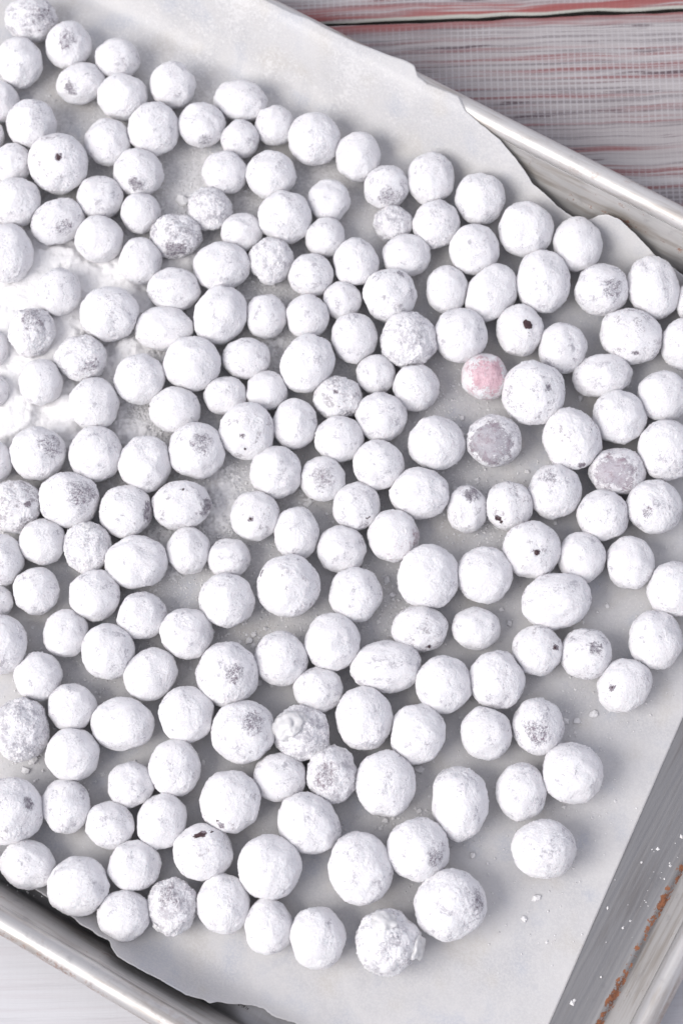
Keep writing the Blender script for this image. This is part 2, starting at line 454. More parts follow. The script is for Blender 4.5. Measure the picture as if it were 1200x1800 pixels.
# ------------------------------------------------------------------ parchment
# photo pixel of each berry (for its label), then x, y, half axes a, b, c in mm and heading
BERRIES = [
 (55,34,-104.57,188.00,8.84,7.93,7.82,-0.04), (35,110,-108.68,170.78,9.09,8.08,7.97,1.53), (121,79,-91.02,177.11,8.51,8.00,7.73,1.53), (142,147,-86.96,162.04,8.64,7.06,6.70,0.31),
 (207,104,-73.51,171.08,7.89,7.28,6.80,-0.04), (218,172,-71.65,155.44,8.74,8.24,7.88,-0.04), (304,150,-53.73,159.29,8.25,7.95,7.62,1.53), (423,177,-29.64,152.46,9.60,7.36,6.87,-0.22),
 (-5,180,-116.99,156.07,7.44,7.44,6.95,-0.04), (56,219,-104.32,145.77,8.70,8.60,8.60,-0.04), (103,287,-94.65,129.61,10.32,10.22,9.97,1.53), (192,250,-77.19,138.27,8.19,7.99,7.56,1.53),
 (269,226,-60.76,142.05,9.19,8.99,8.63,1.53), (356,221,-43.78,143.04,8.30,7.80,7.79,-0.04), (423,246,-30.23,137.41,6.80,6.70,6.65,1.53), (483,224,-17.79,142.27,7.11,6.81,6.73,1.53),
 (243,302,-66.62,125.81,8.64,8.35,7.99,-0.04), (176,347,-80.40,117.07,7.93,7.53,7.27,-0.04), (247,373,-66.25,110.63,7.13,6.83,6.68,1.53), (22,287,-111.57,132.06,6.98,6.98,6.52,-0.04),
 (32,357,-109.72,116.05,8.51,8.51,8.24,-0.04), (-25,240,-121.23,142.91,6.61,6.61,6.28,-0.04), (100,388,-95.25,108.52,9.54,7.56,7.50,0.48), (175,420,-80.74,101.12,8.18,8.08,7.55,-0.04),
 (12,445,-113.15,96.72,10.21,9.03,8.83,1.53), (313,412,-53.72,101.08,8.67,7.49,7.42,-0.04), (373,368,-41.80,110.80,7.72,7.32,6.93,-0.04), (249,458,-66.38,92.20,8.06,7.27,7.22,1.53),
 (306,511,-54.83,80.94,9.00,7.43,7.36,-0.04), (104,513,-95.12,82.06,8.22,7.63,7.11,1.53), (195,552,-77.35,72.30,10.02,9.33,9.14,-0.04), (290,580,-58.85,66.76,10.02,7.40,6.88,-0.04),
 (57,584,-104.46,67.40,8.37,7.59,7.33,1.53), (144,630,-87.35,56.99,8.72,7.56,7.26,-0.04), (-15,612,-119.01,62.86,6.43,5.84,5.52,1.53), (73,672,-101.40,48.99,7.93,7.35,7.00,1.53),
 (-14,687,-118.75,47.19,5.81,5.62,5.54,-0.04), (248,668,-67.23,48.16,8.49,8.49,8.09,-0.04), (165,710,-83.30,40.01,8.85,8.37,7.87,1.53), (343,643,-49.15,52.75,9.65,9.17,8.98,-0.04),
 (306,720,-55.58,36.66,8.56,7.69,7.40,-0.04), (395,700,-38.12,41.31,7.33,6.56,6.47,-0.04), (66,797,-102.50,22.91,9.36,8.98,8.50,-0.04), (167,801,-82.69,21.87,9.36,8.69,8.28,1.53),
 (259,817,-65.94,17.42,9.34,8.77,8.64,1.53), (345,791,-48.30,21.25,9.54,9.44,9.12,-0.04), (-15,812,-118.70,21.03,7.27,7.27,7.02,-0.04), (123,875,-91.90,5.98,10.06,9.30,8.80,-0.04),
 (222,896,-72.92,1.15,8.72,8.72,8.12,-0.04), (319,888,-53.96,2.47,9.89,8.12,8.08,0.10), (28,890,-110.25,4.80,8.54,8.54,8.00,-0.04), (76,953,-101.09,-8.19,7.66,7.56,7.48,-0.04),
 (151,962,-86.03,-10.72,8.31,7.84,7.49,1.53), (239,989,-69.55,-16.99,10.25,8.65,8.62,-0.04), (331,968,-52.10,-13.22,7.74,7.18,6.87,1.53), (403,981,-38.38,-16.33,6.98,6.60,6.58,-0.04),
 (0,983,-115.68,-13.67,8.67,8.11,7.86,1.53), (64,1038,-103.33,-24.77,7.80,7.52,7.12,1.53), (-10,1058,-117.73,-27.67,6.21,5.64,5.54,-0.04), (166,1047,-83.67,-27.50,8.53,8.25,8.06,1.53),
 (250,1084,-68.14,-35.05,8.04,7.67,7.50,-0.04), (398,1057,-39.47,-31.58,9.07,8.98,8.64,-0.04), (118,1113,-93.46,-39.87,7.76,7.29,6.89,1.53), (5,1138,-115.22,-43.25,9.68,8.93,8.71,1.53),
 (326,1112,-53.34,-41.85,8.58,8.39,7.87,-0.04), (192,1145,-79.46,-46.93,9.02,8.56,8.37,1.53), (66,1188,-102.59,-54.20,7.99,7.71,7.51,1.53), (263,1184,-65.31,-55.09,9.15,7.86,7.51,0.74),
 (402,1185,-39.83,-56.44,10.45,9.98,9.84,1.53), (492,1158,-22.12,-51.79,8.73,8.64,8.15,1.53), (124,1241,-91.53,-64.86,7.77,7.77,7.44,-0.04), (36,1282,-108.43,-71.78,9.76,8.84,8.71,1.53),
 (216,1272,-74.81,-71.27,10.14,8.48,8.11,-0.04), (328,1256,-53.77,-69.29,9.03,8.94,8.76,-0.04), (427,1285,-35.32,-75.97,10.28,9.91,9.64,-0.04), (128,1326,-91.29,-80.89,8.53,8.53,8.50,-0.04),
 (306,1351,-58.01,-86.55,9.16,8.15,8.15,1.53), (230,1381,-72.69,-91.46,7.51,7.14,7.00,-0.04), (18,1428,-111.69,-98.50,10.54,10.45,10.31,-0.04), (119,1418,-93.69,-97.53,8.58,7.85,7.38,1.53),
 (192,1448,-79.56,-104.12,7.89,7.41,7.26,-0.39), (290,1445,-62.53,-103.68,8.89,7.84,7.76,1.27), (359,1490,-49.41,-114.34,9.42,8.88,8.50,-0.04), (410,1411,-40.04,-98.34,9.92,9.64,9.34,1.53),
 (53,1519,-106.24,-115.81,8.91,7.64,7.36,-0.48), (138,1558,-89.65,-123.44,9.82,9.19,9.16,-0.04), (235,1521,-71.97,-117.58,8.33,7.88,7.50,-0.04), (214,1607,-75.31,-133.52,8.37,7.92,7.59,-0.04),
 (303,1593,-59.71,-131.03,8.74,7.66,7.12,1.53), (392,1584,-43.17,-130.98,9.27,8.28,7.95,1.53), (473,1628,-29.03,-138.65,8.71,7.54,7.35,1.53), (475,1522,-28.18,-120.23,10.09,10.00,9.96,1.53),
 (557,1648,-13.62,-143.03,9.75,8.68,8.63,1.53), (680,1656,8.51,-145.43,10.00,10.00,9.53,-0.04), (540,1445,-15.03,-106.70,10.58,9.11,9.11,-0.74), (633,1526,1.04,-121.75,11.36,9.90,9.34,1.79),
 (582,1363,-6.73,-91.07,8.87,8.05,7.95,1.53), (491,1359,-23.96,-91.12,8.52,7.69,7.24,-0.04), (531,1283,-16.20,-76.96,9.20,8.46,8.11,-0.04), (679,1375,10.51,-94.79,10.67,9.40,8.79,1.53),
 (640,1263,4.51,-73.20,10.12,9.01,8.92,1.53), (733,1291,21.75,-79.01,9.63,8.99,8.88,1.53), (558,1214,-10.13,-62.55,7.97,7.32,6.88,-0.04), (682,1171,12.60,-56.29,11.50,8.33,8.06,0.01),
 (584,1135,-4.79,-47.15,9.29,9.01,8.55,1.53), (617,1053,3.38,-31.25,8.98,8.60,8.30,1.53), (507,1029,-18.71,-27.46,10.29,10.19,9.87,1.53), (602,968,-0.67,-15.25,8.01,7.83,7.34,-0.04),
 (521,938,-15.40,-9.06,8.89,7.37,7.30,1.53), (450,903,-29.23,-2.09,8.34,8.05,7.65,1.53), (493,826,-21.53,12.59,8.57,8.57,8.24,-0.04), (574,847,-5.90,9.87,7.62,7.62,7.11,-0.04),
 (626,894,5.18,-0.67,8.15,7.78,7.23,1.53), (689,942,17.28,-11.45,8.68,8.49,8.01,1.53), (742,1003,28.06,-26.52,10.49,9.93,9.47,1.53), (737,1099,24.33,-43.70,9.05,7.46,7.43,-0.04),
 (430,755,-30.87,27.52,9.37,9.28,9.20,1.53), (518,745,-14.50,29.88,8.63,7.58,7.30,1.53), (597,775,0.25,23.67,8.32,7.65,7.36,-0.04), (592,702,0.56,38.32,7.89,7.22,7.05,-0.04),
 (667,733,15.02,30.84,8.63,8.24,8.16,-0.04), (668,820,13.21,13.62,8.38,8.29,7.90,-0.04), (732,867,26.76,2.85,9.67,8.53,8.41,-0.04), (661,658,13.90,46.85,6.67,6.67,6.39,-0.04),
 (728,678,27.48,40.86,7.90,7.71,7.49,1.53), (468,686,-23.87,42.41,7.04,6.75,6.63,-0.04), (434,631,-30.46,54.59,8.14,6.98,6.73,-0.04), (543,642,-9.43,51.02,10.29,8.79,8.60,1.09),
 (387,553,-39.04,70.35,10.39,8.72,8.54,1.09), (390,468,-38.16,88.49,9.84,8.38,7.80,0.13), (421,405,-30.66,101.84,7.11,6.71,6.26,-0.04), (498,380,-15.39,105.99,9.17,9.07,8.53,-0.04),
 (477,309,-19.66,122.61,8.63,8.34,7.88,-0.04), (394,308,-35.95,124.40,7.75,7.65,7.22,-0.04), (553,245,-3.87,135.39,9.17,8.97,8.37,1.53), (628,278,11.26,128.62,8.66,7.76,7.34,1.53),
 (578,354,0.40,112.12,7.32,7.22,7.02,1.53), (676,333,20.87,116.19,7.82,7.62,7.56,-0.04), (757,316,36.66,118.46,9.12,8.13,7.76,1.53), (844,349,53.69,109.86,9.08,8.59,8.21,1.53),
 (578,422,-1.44,98.24,6.89,6.89,6.61,-0.04), (478,459,-20.70,90.12,7.85,7.46,7.29,1.53), (625,463,8.97,88.02,8.23,7.74,7.63,1.53), (545,483,-7.07,84.16,7.64,7.34,7.31,-0.04),
 (707,446,26.47,90.14,8.35,7.27,6.95,-0.04), (691,393,22.43,102.82,6.52,6.12,6.00,-0.04), (771,396,37.67,101.18,8.47,8.07,7.70,1.53), (830,440,50.33,90.67,8.62,8.43,8.33,1.53),
 (923,403,68.66,97.20,9.62,9.33,8.83,1.53), (1014,430,86.41,90.81,9.51,8.33,8.26,1.53), (954,495,73.48,77.31,10.92,9.16,8.84,1.53), (1056,509,93.43,73.51,9.15,8.76,8.59,-0.04),
 (1150,506,111.41,73.58,11.07,8.68,8.40,1.70), (1230,520,126.78,67.72,8.18,7.60,7.23,1.53), (601,527,3.45,74.59,6.55,6.45,6.22,-0.04), (684,512,19.86,75.16,9.36,8.87,8.28,1.53),
 (785,509,40.07,76.82,8.41,7.04,6.57,1.53), (863,516,55.55,74.26,10.48,8.13,7.86,1.00), (911,578,64.33,60.02,8.93,7.86,7.57,1.53), (987,611,78.57,52.95,8.70,8.03,7.93,1.53),
 (1107,592,102.30,55.93,10.70,9.19,8.56,-0.48), (1207,600,121.20,52.16,8.70,8.70,8.43,-0.04), (813,593,43.71,58.94,9.39,8.91,8.59,1.53), (854,659,51.12,43.81,7.91,7.72,7.50,1.53),
 (933,691,67.23,36.35,10.82,10.44,10.24,1.53), (1060,663,91.62,42.21,10.10,7.42,7.18,0.13), (1165,696,111.72,33.81,8.64,8.45,8.19,-0.04), (1086,731,95.91,26.66,8.99,8.90,8.58,1.53),
 (1000,771,79.19,19.43,10.55,9.56,9.30,1.79), (1172,791,111.31,14.19,10.28,9.51,9.01,1.53), (867,775,52.76,20.33,9.26,8.59,8.32,-0.04), (1084,829,93.96,7.74,9.51,7.80,7.62,-0.04),
 (974,861,72.42,1.64,9.20,8.72,8.23,1.53), (1147,891,105.10,-5.52,8.97,8.88,8.87,-0.04), (820,895,42.36,-2.86,7.97,6.64,6.52,1.53), (896,888,56.59,-2.59,8.14,7.86,7.83,1.53),
 (1058,910,88.01,-7.38,8.50,8.41,7.99,-0.04), (932,967,63.11,-18.54,9.40,9.30,8.94,1.53), (1024,975,79.79,-21.55,8.37,7.72,7.32,1.53), (1107,989,95.89,-24.17,8.74,7.99,7.45,1.53),
 (846,1010,46.77,-26.50,9.28,9.09,8.47,1.53), (1185,1037,109.79,-34.37,9.16,8.97,8.50,1.53), (977,1056,70.01,-36.58,11.33,9.17,9.08,0.22), (836,1105,42.99,-44.24,7.84,7.00,6.59,-0.04),
 (941,1147,62.75,-52.94,8.17,8.08,7.90,1.53), (1031,1151,78.84,-54.61,8.35,8.35,7.91,-0.04), (1152,1124,102.14,-50.95,9.57,8.64,8.07,1.53), (1094,1202,90.62,-65.58,9.41,8.00,7.54,0.74),
 (873,1193,48.74,-62.32,9.33,8.87,8.67,1.53), (782,1203,31.17,-62.91,9.61,8.96,8.65,1.53), (854,1288,44.19,-79.47,8.45,8.09,7.83,1.53), (944,1277,61.07,-78.16,9.19,8.27,7.96,1.53),
 (1005,1359,71.20,-94.13,9.66,9.66,9.17,-0.04), (916,1392,54.49,-99.30,9.12,7.84,7.56,1.53), (808,1412,34.24,-102.28,11.75,8.89,8.84,1.61), (955,1493,60.33,-118.25,10.12,9.22,8.70,-0.04),
 (737,1496,19.99,-116.51,9.93,9.93,9.74,-0.04), (788,1587,29.05,-134.67,11.45,10.67,10.11,0.57), (767,778,33.37,20.56,9.54,8.97,8.47,-0.04), (717,595,25.73,57.73,9.39,9.39,8.94,-0.04),
 (622,594,6.96,60.15,8.73,7.76,7.27,1.53), (541,556,-8.87,68.78,7.50,7.30,7.27,1.53), (468,556,-23.14,69.79,7.60,6.92,6.61,1.53),
]
LABELS = [
 'round white sugared cranberry crusted with grey flecks in the top corner',
 'round white cranberry just below the berry crusted with grey flecks in the top corner',
 'round white sugared cranberry with thin grey top near the corner',
 'small oval white sugared cranberry with dark bare patch on its left',
 'small white cranberry at upper right of the berry with dark bare patch on its left',
 'round white cranberry just right of the berry with dark bare patch on its left',
 'round white cranberry at upper left of the berry with grey scrape at lower right',
 'oval white cranberry at upper right of the berry with grey scrape at lower right',
 'small round white cranberry, second left of the berry with dark bare patch on its left',
 'round white cranberry at upper left of the berry with one black speck on white top',
 'large round white sugared cranberry with one black speck on white top',
 'round white cranberry at upper left of the berry with dark bare patch along its bottom',
 'round white cranberry just above the berry with dark bare patch along its bottom',
 'round white sugared cranberry with grey scrape at lower right',
 'small round white cranberry just right of the berry with grey scrape at lower right',
 'small round white cranberry, second right of the berry with grey scrape at lower right',
 'round white sugared cranberry with dark bare patch along its bottom',
 'small white cranberry at lower left of the berry with dark bare patch along its bottom',
 'small round white cranberry just below the berry with dark bare patch along its bottom',
 'small round white cranberry just left of the berry with one black speck on white top',
 'round white cranberry at upper left of the berry with grey gouge on its lower right',
 'small round white cranberry, second left of the berry with one black speck on white top',
 'oval white sugared cranberry with grey gouge on its lower right',
 'round white cranberry at lower right of the berry with grey gouge on its lower right',
 'oval white cranberry at lower left of the berry with grey gouge on its lower right',
 'oval white sugared cranberry flecked grey with dark underside',
 'small round white sugared cranberry crusted grey beside a round sugar lump',
 'small round white cranberry at lower left of the berry flecked grey with dark underside',
 'oval white cranberry just below the berry flecked grey with dark underside',
 'round white sugared cranberry sunk deep in the sugar drift',
 'round white cranberry at upper right of the berry caked with ragged loose sugar',
 'oval white cranberry, second right of the berry caked with ragged loose sugar',
 'round white sugared cranberry half buried with dark cracked top',
 'oval white sugared cranberry caked with ragged loose sugar',
 'small round white cranberry just left of the berry half buried with dark cracked top',
 'small round white cranberry at lower left of the berry caked with ragged loose sugar',
 'small round white cranberry at lower left of the berry half buried with dark cracked top',
 'round white cranberry just right of the berry caked with ragged loose sugar',
 'round white cranberry just below the berry caked with ragged loose sugar',
 'round white cranberry just above the berry with smooth grey patch on top',
 'round white cranberry at upper left of the berry with smooth grey patch on top',
 'small white cranberry at upper left of the berry with tiny dark pinholes on its left',
 'round white sugared cranberry with broad grey patch upper right',
 'round white cranberry at upper right of the berry large and mottled grey on its right',
 'round white cranberry at upper right of the berry with dark right flank',
 'round white sugared cranberry with smooth grey patch on top',
 'small round white cranberry just left of the berry with broad grey patch upper right',
 'round white sugared cranberry large and mottled grey on its right',
 'round white sugared cranberry with dark right flank',
 'oval white sugared cranberry with black speck and dark right end',
 'round white sugared cranberry flecked grey with two small slits',
 'small round white cranberry just left of the berry with pointed lump on top',
 'round white sugared cranberry with pointed lump on top',
 'oval white cranberry just right of the berry with pointed lump on top',
 'small round white cranberry just below the berry with black speck and dark right end',
 'small round white cranberry at lower left of the berry with two tiny black specks',
 'round white cranberry just below the berry flecked grey with two small slits',
 'small round white cranberry at lower left of the berry with pointed lump on top',
 'small round white cranberry, second to lower left of the berry with pointed lump on top',
 'round white cranberry just below the berry with pointed lump on top',
 'small round white cranberry at lower right of the berry with pointed lump on top',
 'round white cranberry just left of the berry with black spot at its upper left',
 'small round white cranberry, second below the berry with pointed lump on top',
 'round white cranberry, second above the berry crusty and angular with grey mottling',
 'round white cranberry at upper left of the berry large with scuff at its middle',
 'round white cranberry, second left of the berry large with scuff at its middle',
 'small round white cranberry just above the berry crusty and angular with grey mottling',
 'oval white cranberry just left of the berry large with scuff at its middle',
 'round white sugared cranberry large with scuff at its middle',
 'round white cranberry just right of the berry large with scuff at its middle',
 'small round white cranberry at upper right of the berry crusty and angular with grey mottling',
 'round white sugared cranberry crusty and angular with grey mottling',
 'oval white cranberry just right of the berry crusty and angular with grey mottling',
 'round white cranberry at lower left of the berry large with scuff at its middle',
 'round white sugared cranberry large with scuff at upper right',
 'round white cranberry at lower right of the berry crusty and angular with grey mottling',
 'round white cranberry at upper left of the berry with black spot on its lower edge',
 'small white cranberry, second to upper left of the berry with black slit across its top',
 'large round white sugared cranberry with dark bare spot by left edge',
 'round white cranberry just right of the berry with dark bare spot by left edge',
 'small round white cranberry, second left of the berry with black slit across its top',
 'oval white cranberry at upper left of the berry with black slit across its top',
 'round white sugared cranberry with black slit across its top',
 'round white sugared cranberry with black spot on its lower edge',
 'oval white cranberry just below the berry with dark bare spot by left edge',
 'round white cranberry at lower right of the berry with dark bare spot by left edge',
 'round white cranberry at upper left of the berry lumpy and greyish near the lower rim',
 'round white cranberry just left of the berry lumpy and greyish near the lower rim',
 'oval white sugared cranberry lumpy and greyish near the lower rim',
 'round white cranberry just right of the berry lumpy and greyish near the lower rim',
 'oval white cranberry at lower right of the berry with black slit across its top',
 'large round white cranberry just right of the berry with black slit across its top',
 'round white cranberry just left of the berry with blunt lump on its right',
 'round white sugared cranberry with blunt lump on its right',
 'oval white cranberry at lower left of the berry with bare grey face and pits',
 'large oval white cranberry just left of the berry with grey scuff at lower right',
 'round white sugared cranberry with bare grey face and pits',
 'round white cranberry at lower left of the berry with melted glassy lump',
 'round white sugared cranberry with melted glassy lump',
 'large oval white cranberry just right of the berry with bare grey face and pits',
 'round white cranberry just right of the berry with melted glassy lump',
 'round white cranberry just below the berry with tiny dark chip underneath',
 'small round white cranberry just above the berry with melted glassy lump',
 'oval white cranberry at lower left of the berry with tiny dark chip underneath',
 'round white cranberry at lower right of the berry with black spot at its upper left',
 'round white cranberry just right of the berry with black spot at its upper left',
 'large round white sugared cranberry with black spot at its upper left',
 'round white cranberry just below the berry with dark crack at lower right',
 'oval white cranberry at lower right of the berry with two tiny black specks',
 'round white sugared cranberry with two tiny black specks',
 'round white cranberry just left of the berry with bare smooth grey top',
 'small round white sugared cranberry with bare smooth grey top',
 'round white sugared cranberry with dark crack at lower right',
 'round white sugared cranberry with bare pinkish right side',
 'large round white cranberry at lower right of the berry with bare pinkish right side',
 'oval white sugared cranberry with tiny dark chip underneath',
 'round white sugared cranberry with tiny dark pinholes on its left',
 'oval white cranberry at lower left of the berry with fine dark pits',
 'round white cranberry just below the berry with fine dark pits',
 'small round white sugared cranberry with fine dark pits',
 'round white cranberry just right of the berry with fine dark pits',
 'round white cranberry at upper right of the berry with dark crack at lower right',
 'oval white cranberry at upper right of the berry with bare pinkish right side',
 'small round white cranberry at upper right of the berry with fine dark pits',
 'small round white cranberry just below the berry with rough flaky crust',
 'small white cranberry at upper right of the berry with tiny dark pinholes on its left',
 'small oval white cranberry just above the berry with tiny dark pinholes on its left',
 'oval white cranberry at upper left of the berry with fine dark pits',
 'oval white cranberry at lower left of the berry small and mottled grey all over',
 'oval white cranberry just left of the berry small and mottled grey all over',
 'small white cranberry at lower right of the berry crusted grey beside a round sugar lump',
 'round white cranberry just above the berry small and mottled grey all over',
 'round white cranberry at upper right of the berry crusted grey beside a round sugar lump',
 'small round white cranberry just above the berry crusted grey beside a round sugar lump',
 'round white cranberry, second to upper left of the berry with mottled grey lower half',
 'round white cranberry at upper left of the berry with mottled grey lower half',
 'small round white cranberry just left of the berry with mottled grey lower half',
 'small round white sugared cranberry with mottled grey lower half',
 'round white cranberry just right of the berry with mottled grey lower half',
 'round white cranberry, second right of the berry with mottled grey lower half',
 'small round white cranberry just left of the berry small rough and half hidden',
 'round white sugared cranberry small and mottled grey all over',
 'round white cranberry at upper left of the berry with dark scuff on its top edge',
 'small round white cranberry just right of the berry small and mottled grey all over',
 'small oval white cranberry just below the berry small rough and half hidden',
 'round white sugared cranberry small rough and half hidden',
 'round white cranberry just right of the berry small rough and half hidden',
 'round white cranberry, second right of the berry small rough and half hidden',
 'round white cranberry just above the berry with ragged black mark on top',
 'oval white cranberry at upper left of the berry with crusty grey right side',
 'large oval white cranberry at upper right of the berry with ragged black mark on top',
 'round white sugared cranberry with crusty grey right side',
 'oval white cranberry just right of the berry with crusty grey right side',
 'small round white cranberry, second to upper right of the berry tilted with pinprick near bottom',
 'small round white cranberry just left of the berry with dark scuff on its top edge',
 'round white sugared cranberry with dark scuff on its top edge',
 'small oval white cranberry just right of the berry with dark scuff on its top edge',
 'oval white cranberry at upper left of the berry with ragged black mark on top',
 'oval white sugared cranberry with ragged black mark on top',
 'round white cranberry at lower right of the berry with ragged black mark on top',
 'oval white sugared cranberry tilted with pinprick near bottom',
 'round white cranberry just right of the berry tilted with pinprick near bottom',
 'round white cranberry at upper left of the berry showing pink through thin sugar',
 'small round white sugared cranberry showing pink through thin sugar',
 'round white sugared cranberry large with round grey spot',
 'oval white cranberry at lower left of the berry tilted with pinprick near bottom',
 'round white cranberry at lower right of the berry tilted with pinprick near bottom',
 'round white cranberry at upper right of the berry with black dot near its bottom',
 'large round white sugared cranberry with black dot near its bottom',
 'round white cranberry at upper right of the berry mostly bare and lilac grey',
 'round white sugared cranberry bare glazed grey and shiny',
 'oval white sugared cranberry mostly bare and lilac grey',
 'round white sugared cranberry with thin grey patch at top left',
 'round white sugared cranberry with faint grey spot left of middle',
 'small oval white sugared cranberry narrow with dark upper patch',
 'round white sugared cranberry with cluster of black dots lower left',
 'round white cranberry just below the berry mostly bare and lilac grey',
 'round white sugared cranberry with small round black hole',
 'round white cranberry just right of the berry with small round black hole',
 'round white cranberry just below the berry with faint grey spot left of middle',
 'round white cranberry at lower left of the berry with small round black hole',
 'round white cranberry, second below the berry with faint grey spot left of middle',
 'large oval white cranberry just above the berry with small dark dot on its right',
 'small round white cranberry just right of the berry with tiny dark chip underneath',
 'round white sugared cranberry with small dark dot on its right',
 'round white sugared cranberry with dark smudge at upper right',
 'round white cranberry at upper right of the berry tilted with pinprick on its left',
 'oval white sugared cranberry tilted with pinprick on its left',
 'round white cranberry at lower left of the berry with small dark dot on its right',
 'round white cranberry at lower right of the berry with tiny dark chip underneath',
 'round white cranberry just left of the berry with mottled grey front',
 'round white sugared cranberry with mottled grey front',
 'round white cranberry at lower right of the berry with mottled grey front',
 'oval white cranberry just below the berry with mottled grey front',
 'large oval white cranberry at upper right of the berry with grey scuff at lower right',
 'round white cranberry at upper right of the berry very large with scuffed right side',
 'round white sugared cranberry with grey scuff at lower right',
 'round white sugared cranberry very large with scuffed right side',
 'round white cranberry just left of the berry bare glazed grey and shiny',
 'round white sugared cranberry with rough flaky crust',
 'round white cranberry just left of the berry with rough flaky crust',
 'small round white cranberry at lower right of the berry small and mottled grey all over',
 'small round white cranberry just below the berry small and mottled grey all over',
]
FLAKE_LABELS = [
 'loose white sugar chip, at lower right of the berry with bare grey face and pits',
 'loose white sugar chip, at upper left of the berry with grey scuff at lower right',
 'loose white sugar chip, just above the berry with grey scuff at lower right',
 'loose white sugar chip, at upper right of the berry very large with scuffed right side',
 'loose white sugar chip, second right of the berry very large with scuffed right side',
 'loose white sugar chip, just right of the berry very large with scuffed right side',
 'loose white sugar chip, at upper right of the berry large with scuff at its middle',
 'white sugar chip, at lower left of the berry with black spot at its upper left',
 'loose white sugar chip, at lower right of the berry crusty and angular with grey mottling',
 'loose white sugar chip, just below the berry crusty and angular with grey mottling',
 'loose white sugar chip, at upper right of the berry with bare grey face and pits',
 'loose white sugar chip, just right of the berry with bare grey face and pits',
 'loose white sugar chip, just below the berry with bare pinkish right side',
 'loose white sugar chip, at upper left of the berry with tiny dark chip underneath',
 'loose white sugar chip, at upper right of the berry with dark smudge at upper right',
 'loose white sugar chip, second right of the berry with mottled grey front',
 'loose white sugar chip, just right of the berry with mottled grey front',
 'loose white sugar chip, at lower left of the berry tilted with pinprick on its left',
 'loose white sugar chip, just left of the berry crusted grey beside a round sugar lump',
 'loose white sugar chip, just right of the berry large with scuff at its middle',
 'loose white sugar chip, at upper left of the berry bare glazed grey and shiny',
 'loose white sugar chip, at upper left of the berry narrow with dark upper patch',
 'white sugar chip, at upper left of the berry with thin grey patch at top left',
 'loose white sugar chip, just above the berry with black dot near its bottom',
 'loose white sugar chip, at upper left of the berry large with scuff at its middle',
 'white sugar chip, at upper left of the berry with black spot on its lower edge',
 'loose white sugar chip, at lower left of the berry with tiny dark chip underneath',
 'loose white sugar chip, just below the berry with thin grey patch at top left',
 'loose white sugar chip, at lower left of the berry with small round black hole',
 'white sugar chip, at upper left of the berry with small dark dot on its right',
]
FAR = [(-151.2, 19.15), (-119.4, 18.87), (-106.6, 18.58), (-96.7, 19.44), (-81.7, 19.44), (-70.1, 20.3), (-58.9, 21.74), (-54.6, 21.74), (-51.8, 20.3), (-47.1, 19.44), (-42.3, 20.02), (-35.7, 20.59), (-30.9, 19.15), (-23.3, 17.14), (-15.8, 15.42), (-8.4, 11.69), (-3.7, 8.82), (1.1, 5.08), (6.7, 3.65), (12.6, 1.35), (17.6, 0.49), (22.2, 1.06), (24.6, 3.36), (26.5, 5.95), (29.4, 7.96), (34.1, 8.53), (40.6, 6.23), (45.6, 4.22), (50.5, 1.92), (56.9, 1.06), (62.3, -0.09), (76.1, -1.23)]
NEAR = [(-63.2, -2.1), (-49.3, -0.95), (-35.9, -0.37), (-27.2, -0.37), (-22.1, -0.66), (-17.4, -0.37), (-9.4, 1.35), (-6.0, 2.21), (-3.2, 3.65), (0.3, 2.79), (3.9, 3.65), (7.1, 2.79), (9.2, 5.66), (12.2, 8.24), (16.5, 8.53), (21.7, 8.24), (28.1, 7.38), (37.5, 7.38), (42.7, 4.51), (45.4, 4.51), (47.2, 1.06), (50.2, -0.37), (53.6, -3.53), (57.8, -5.83), (60.6, -6.69), (63.5, -5.83), (67.7, -6.98), (71.5, -7.84), (79.8, -8.13), (95.7, -9.56), (118.8, -12.72), (145.3, -16.74)]
PINK = (0.70, 0.48, 0.53)
LILAC = (0.38, 0.36, 0.40)
DARK = (0.20, 0.18, 0.22)
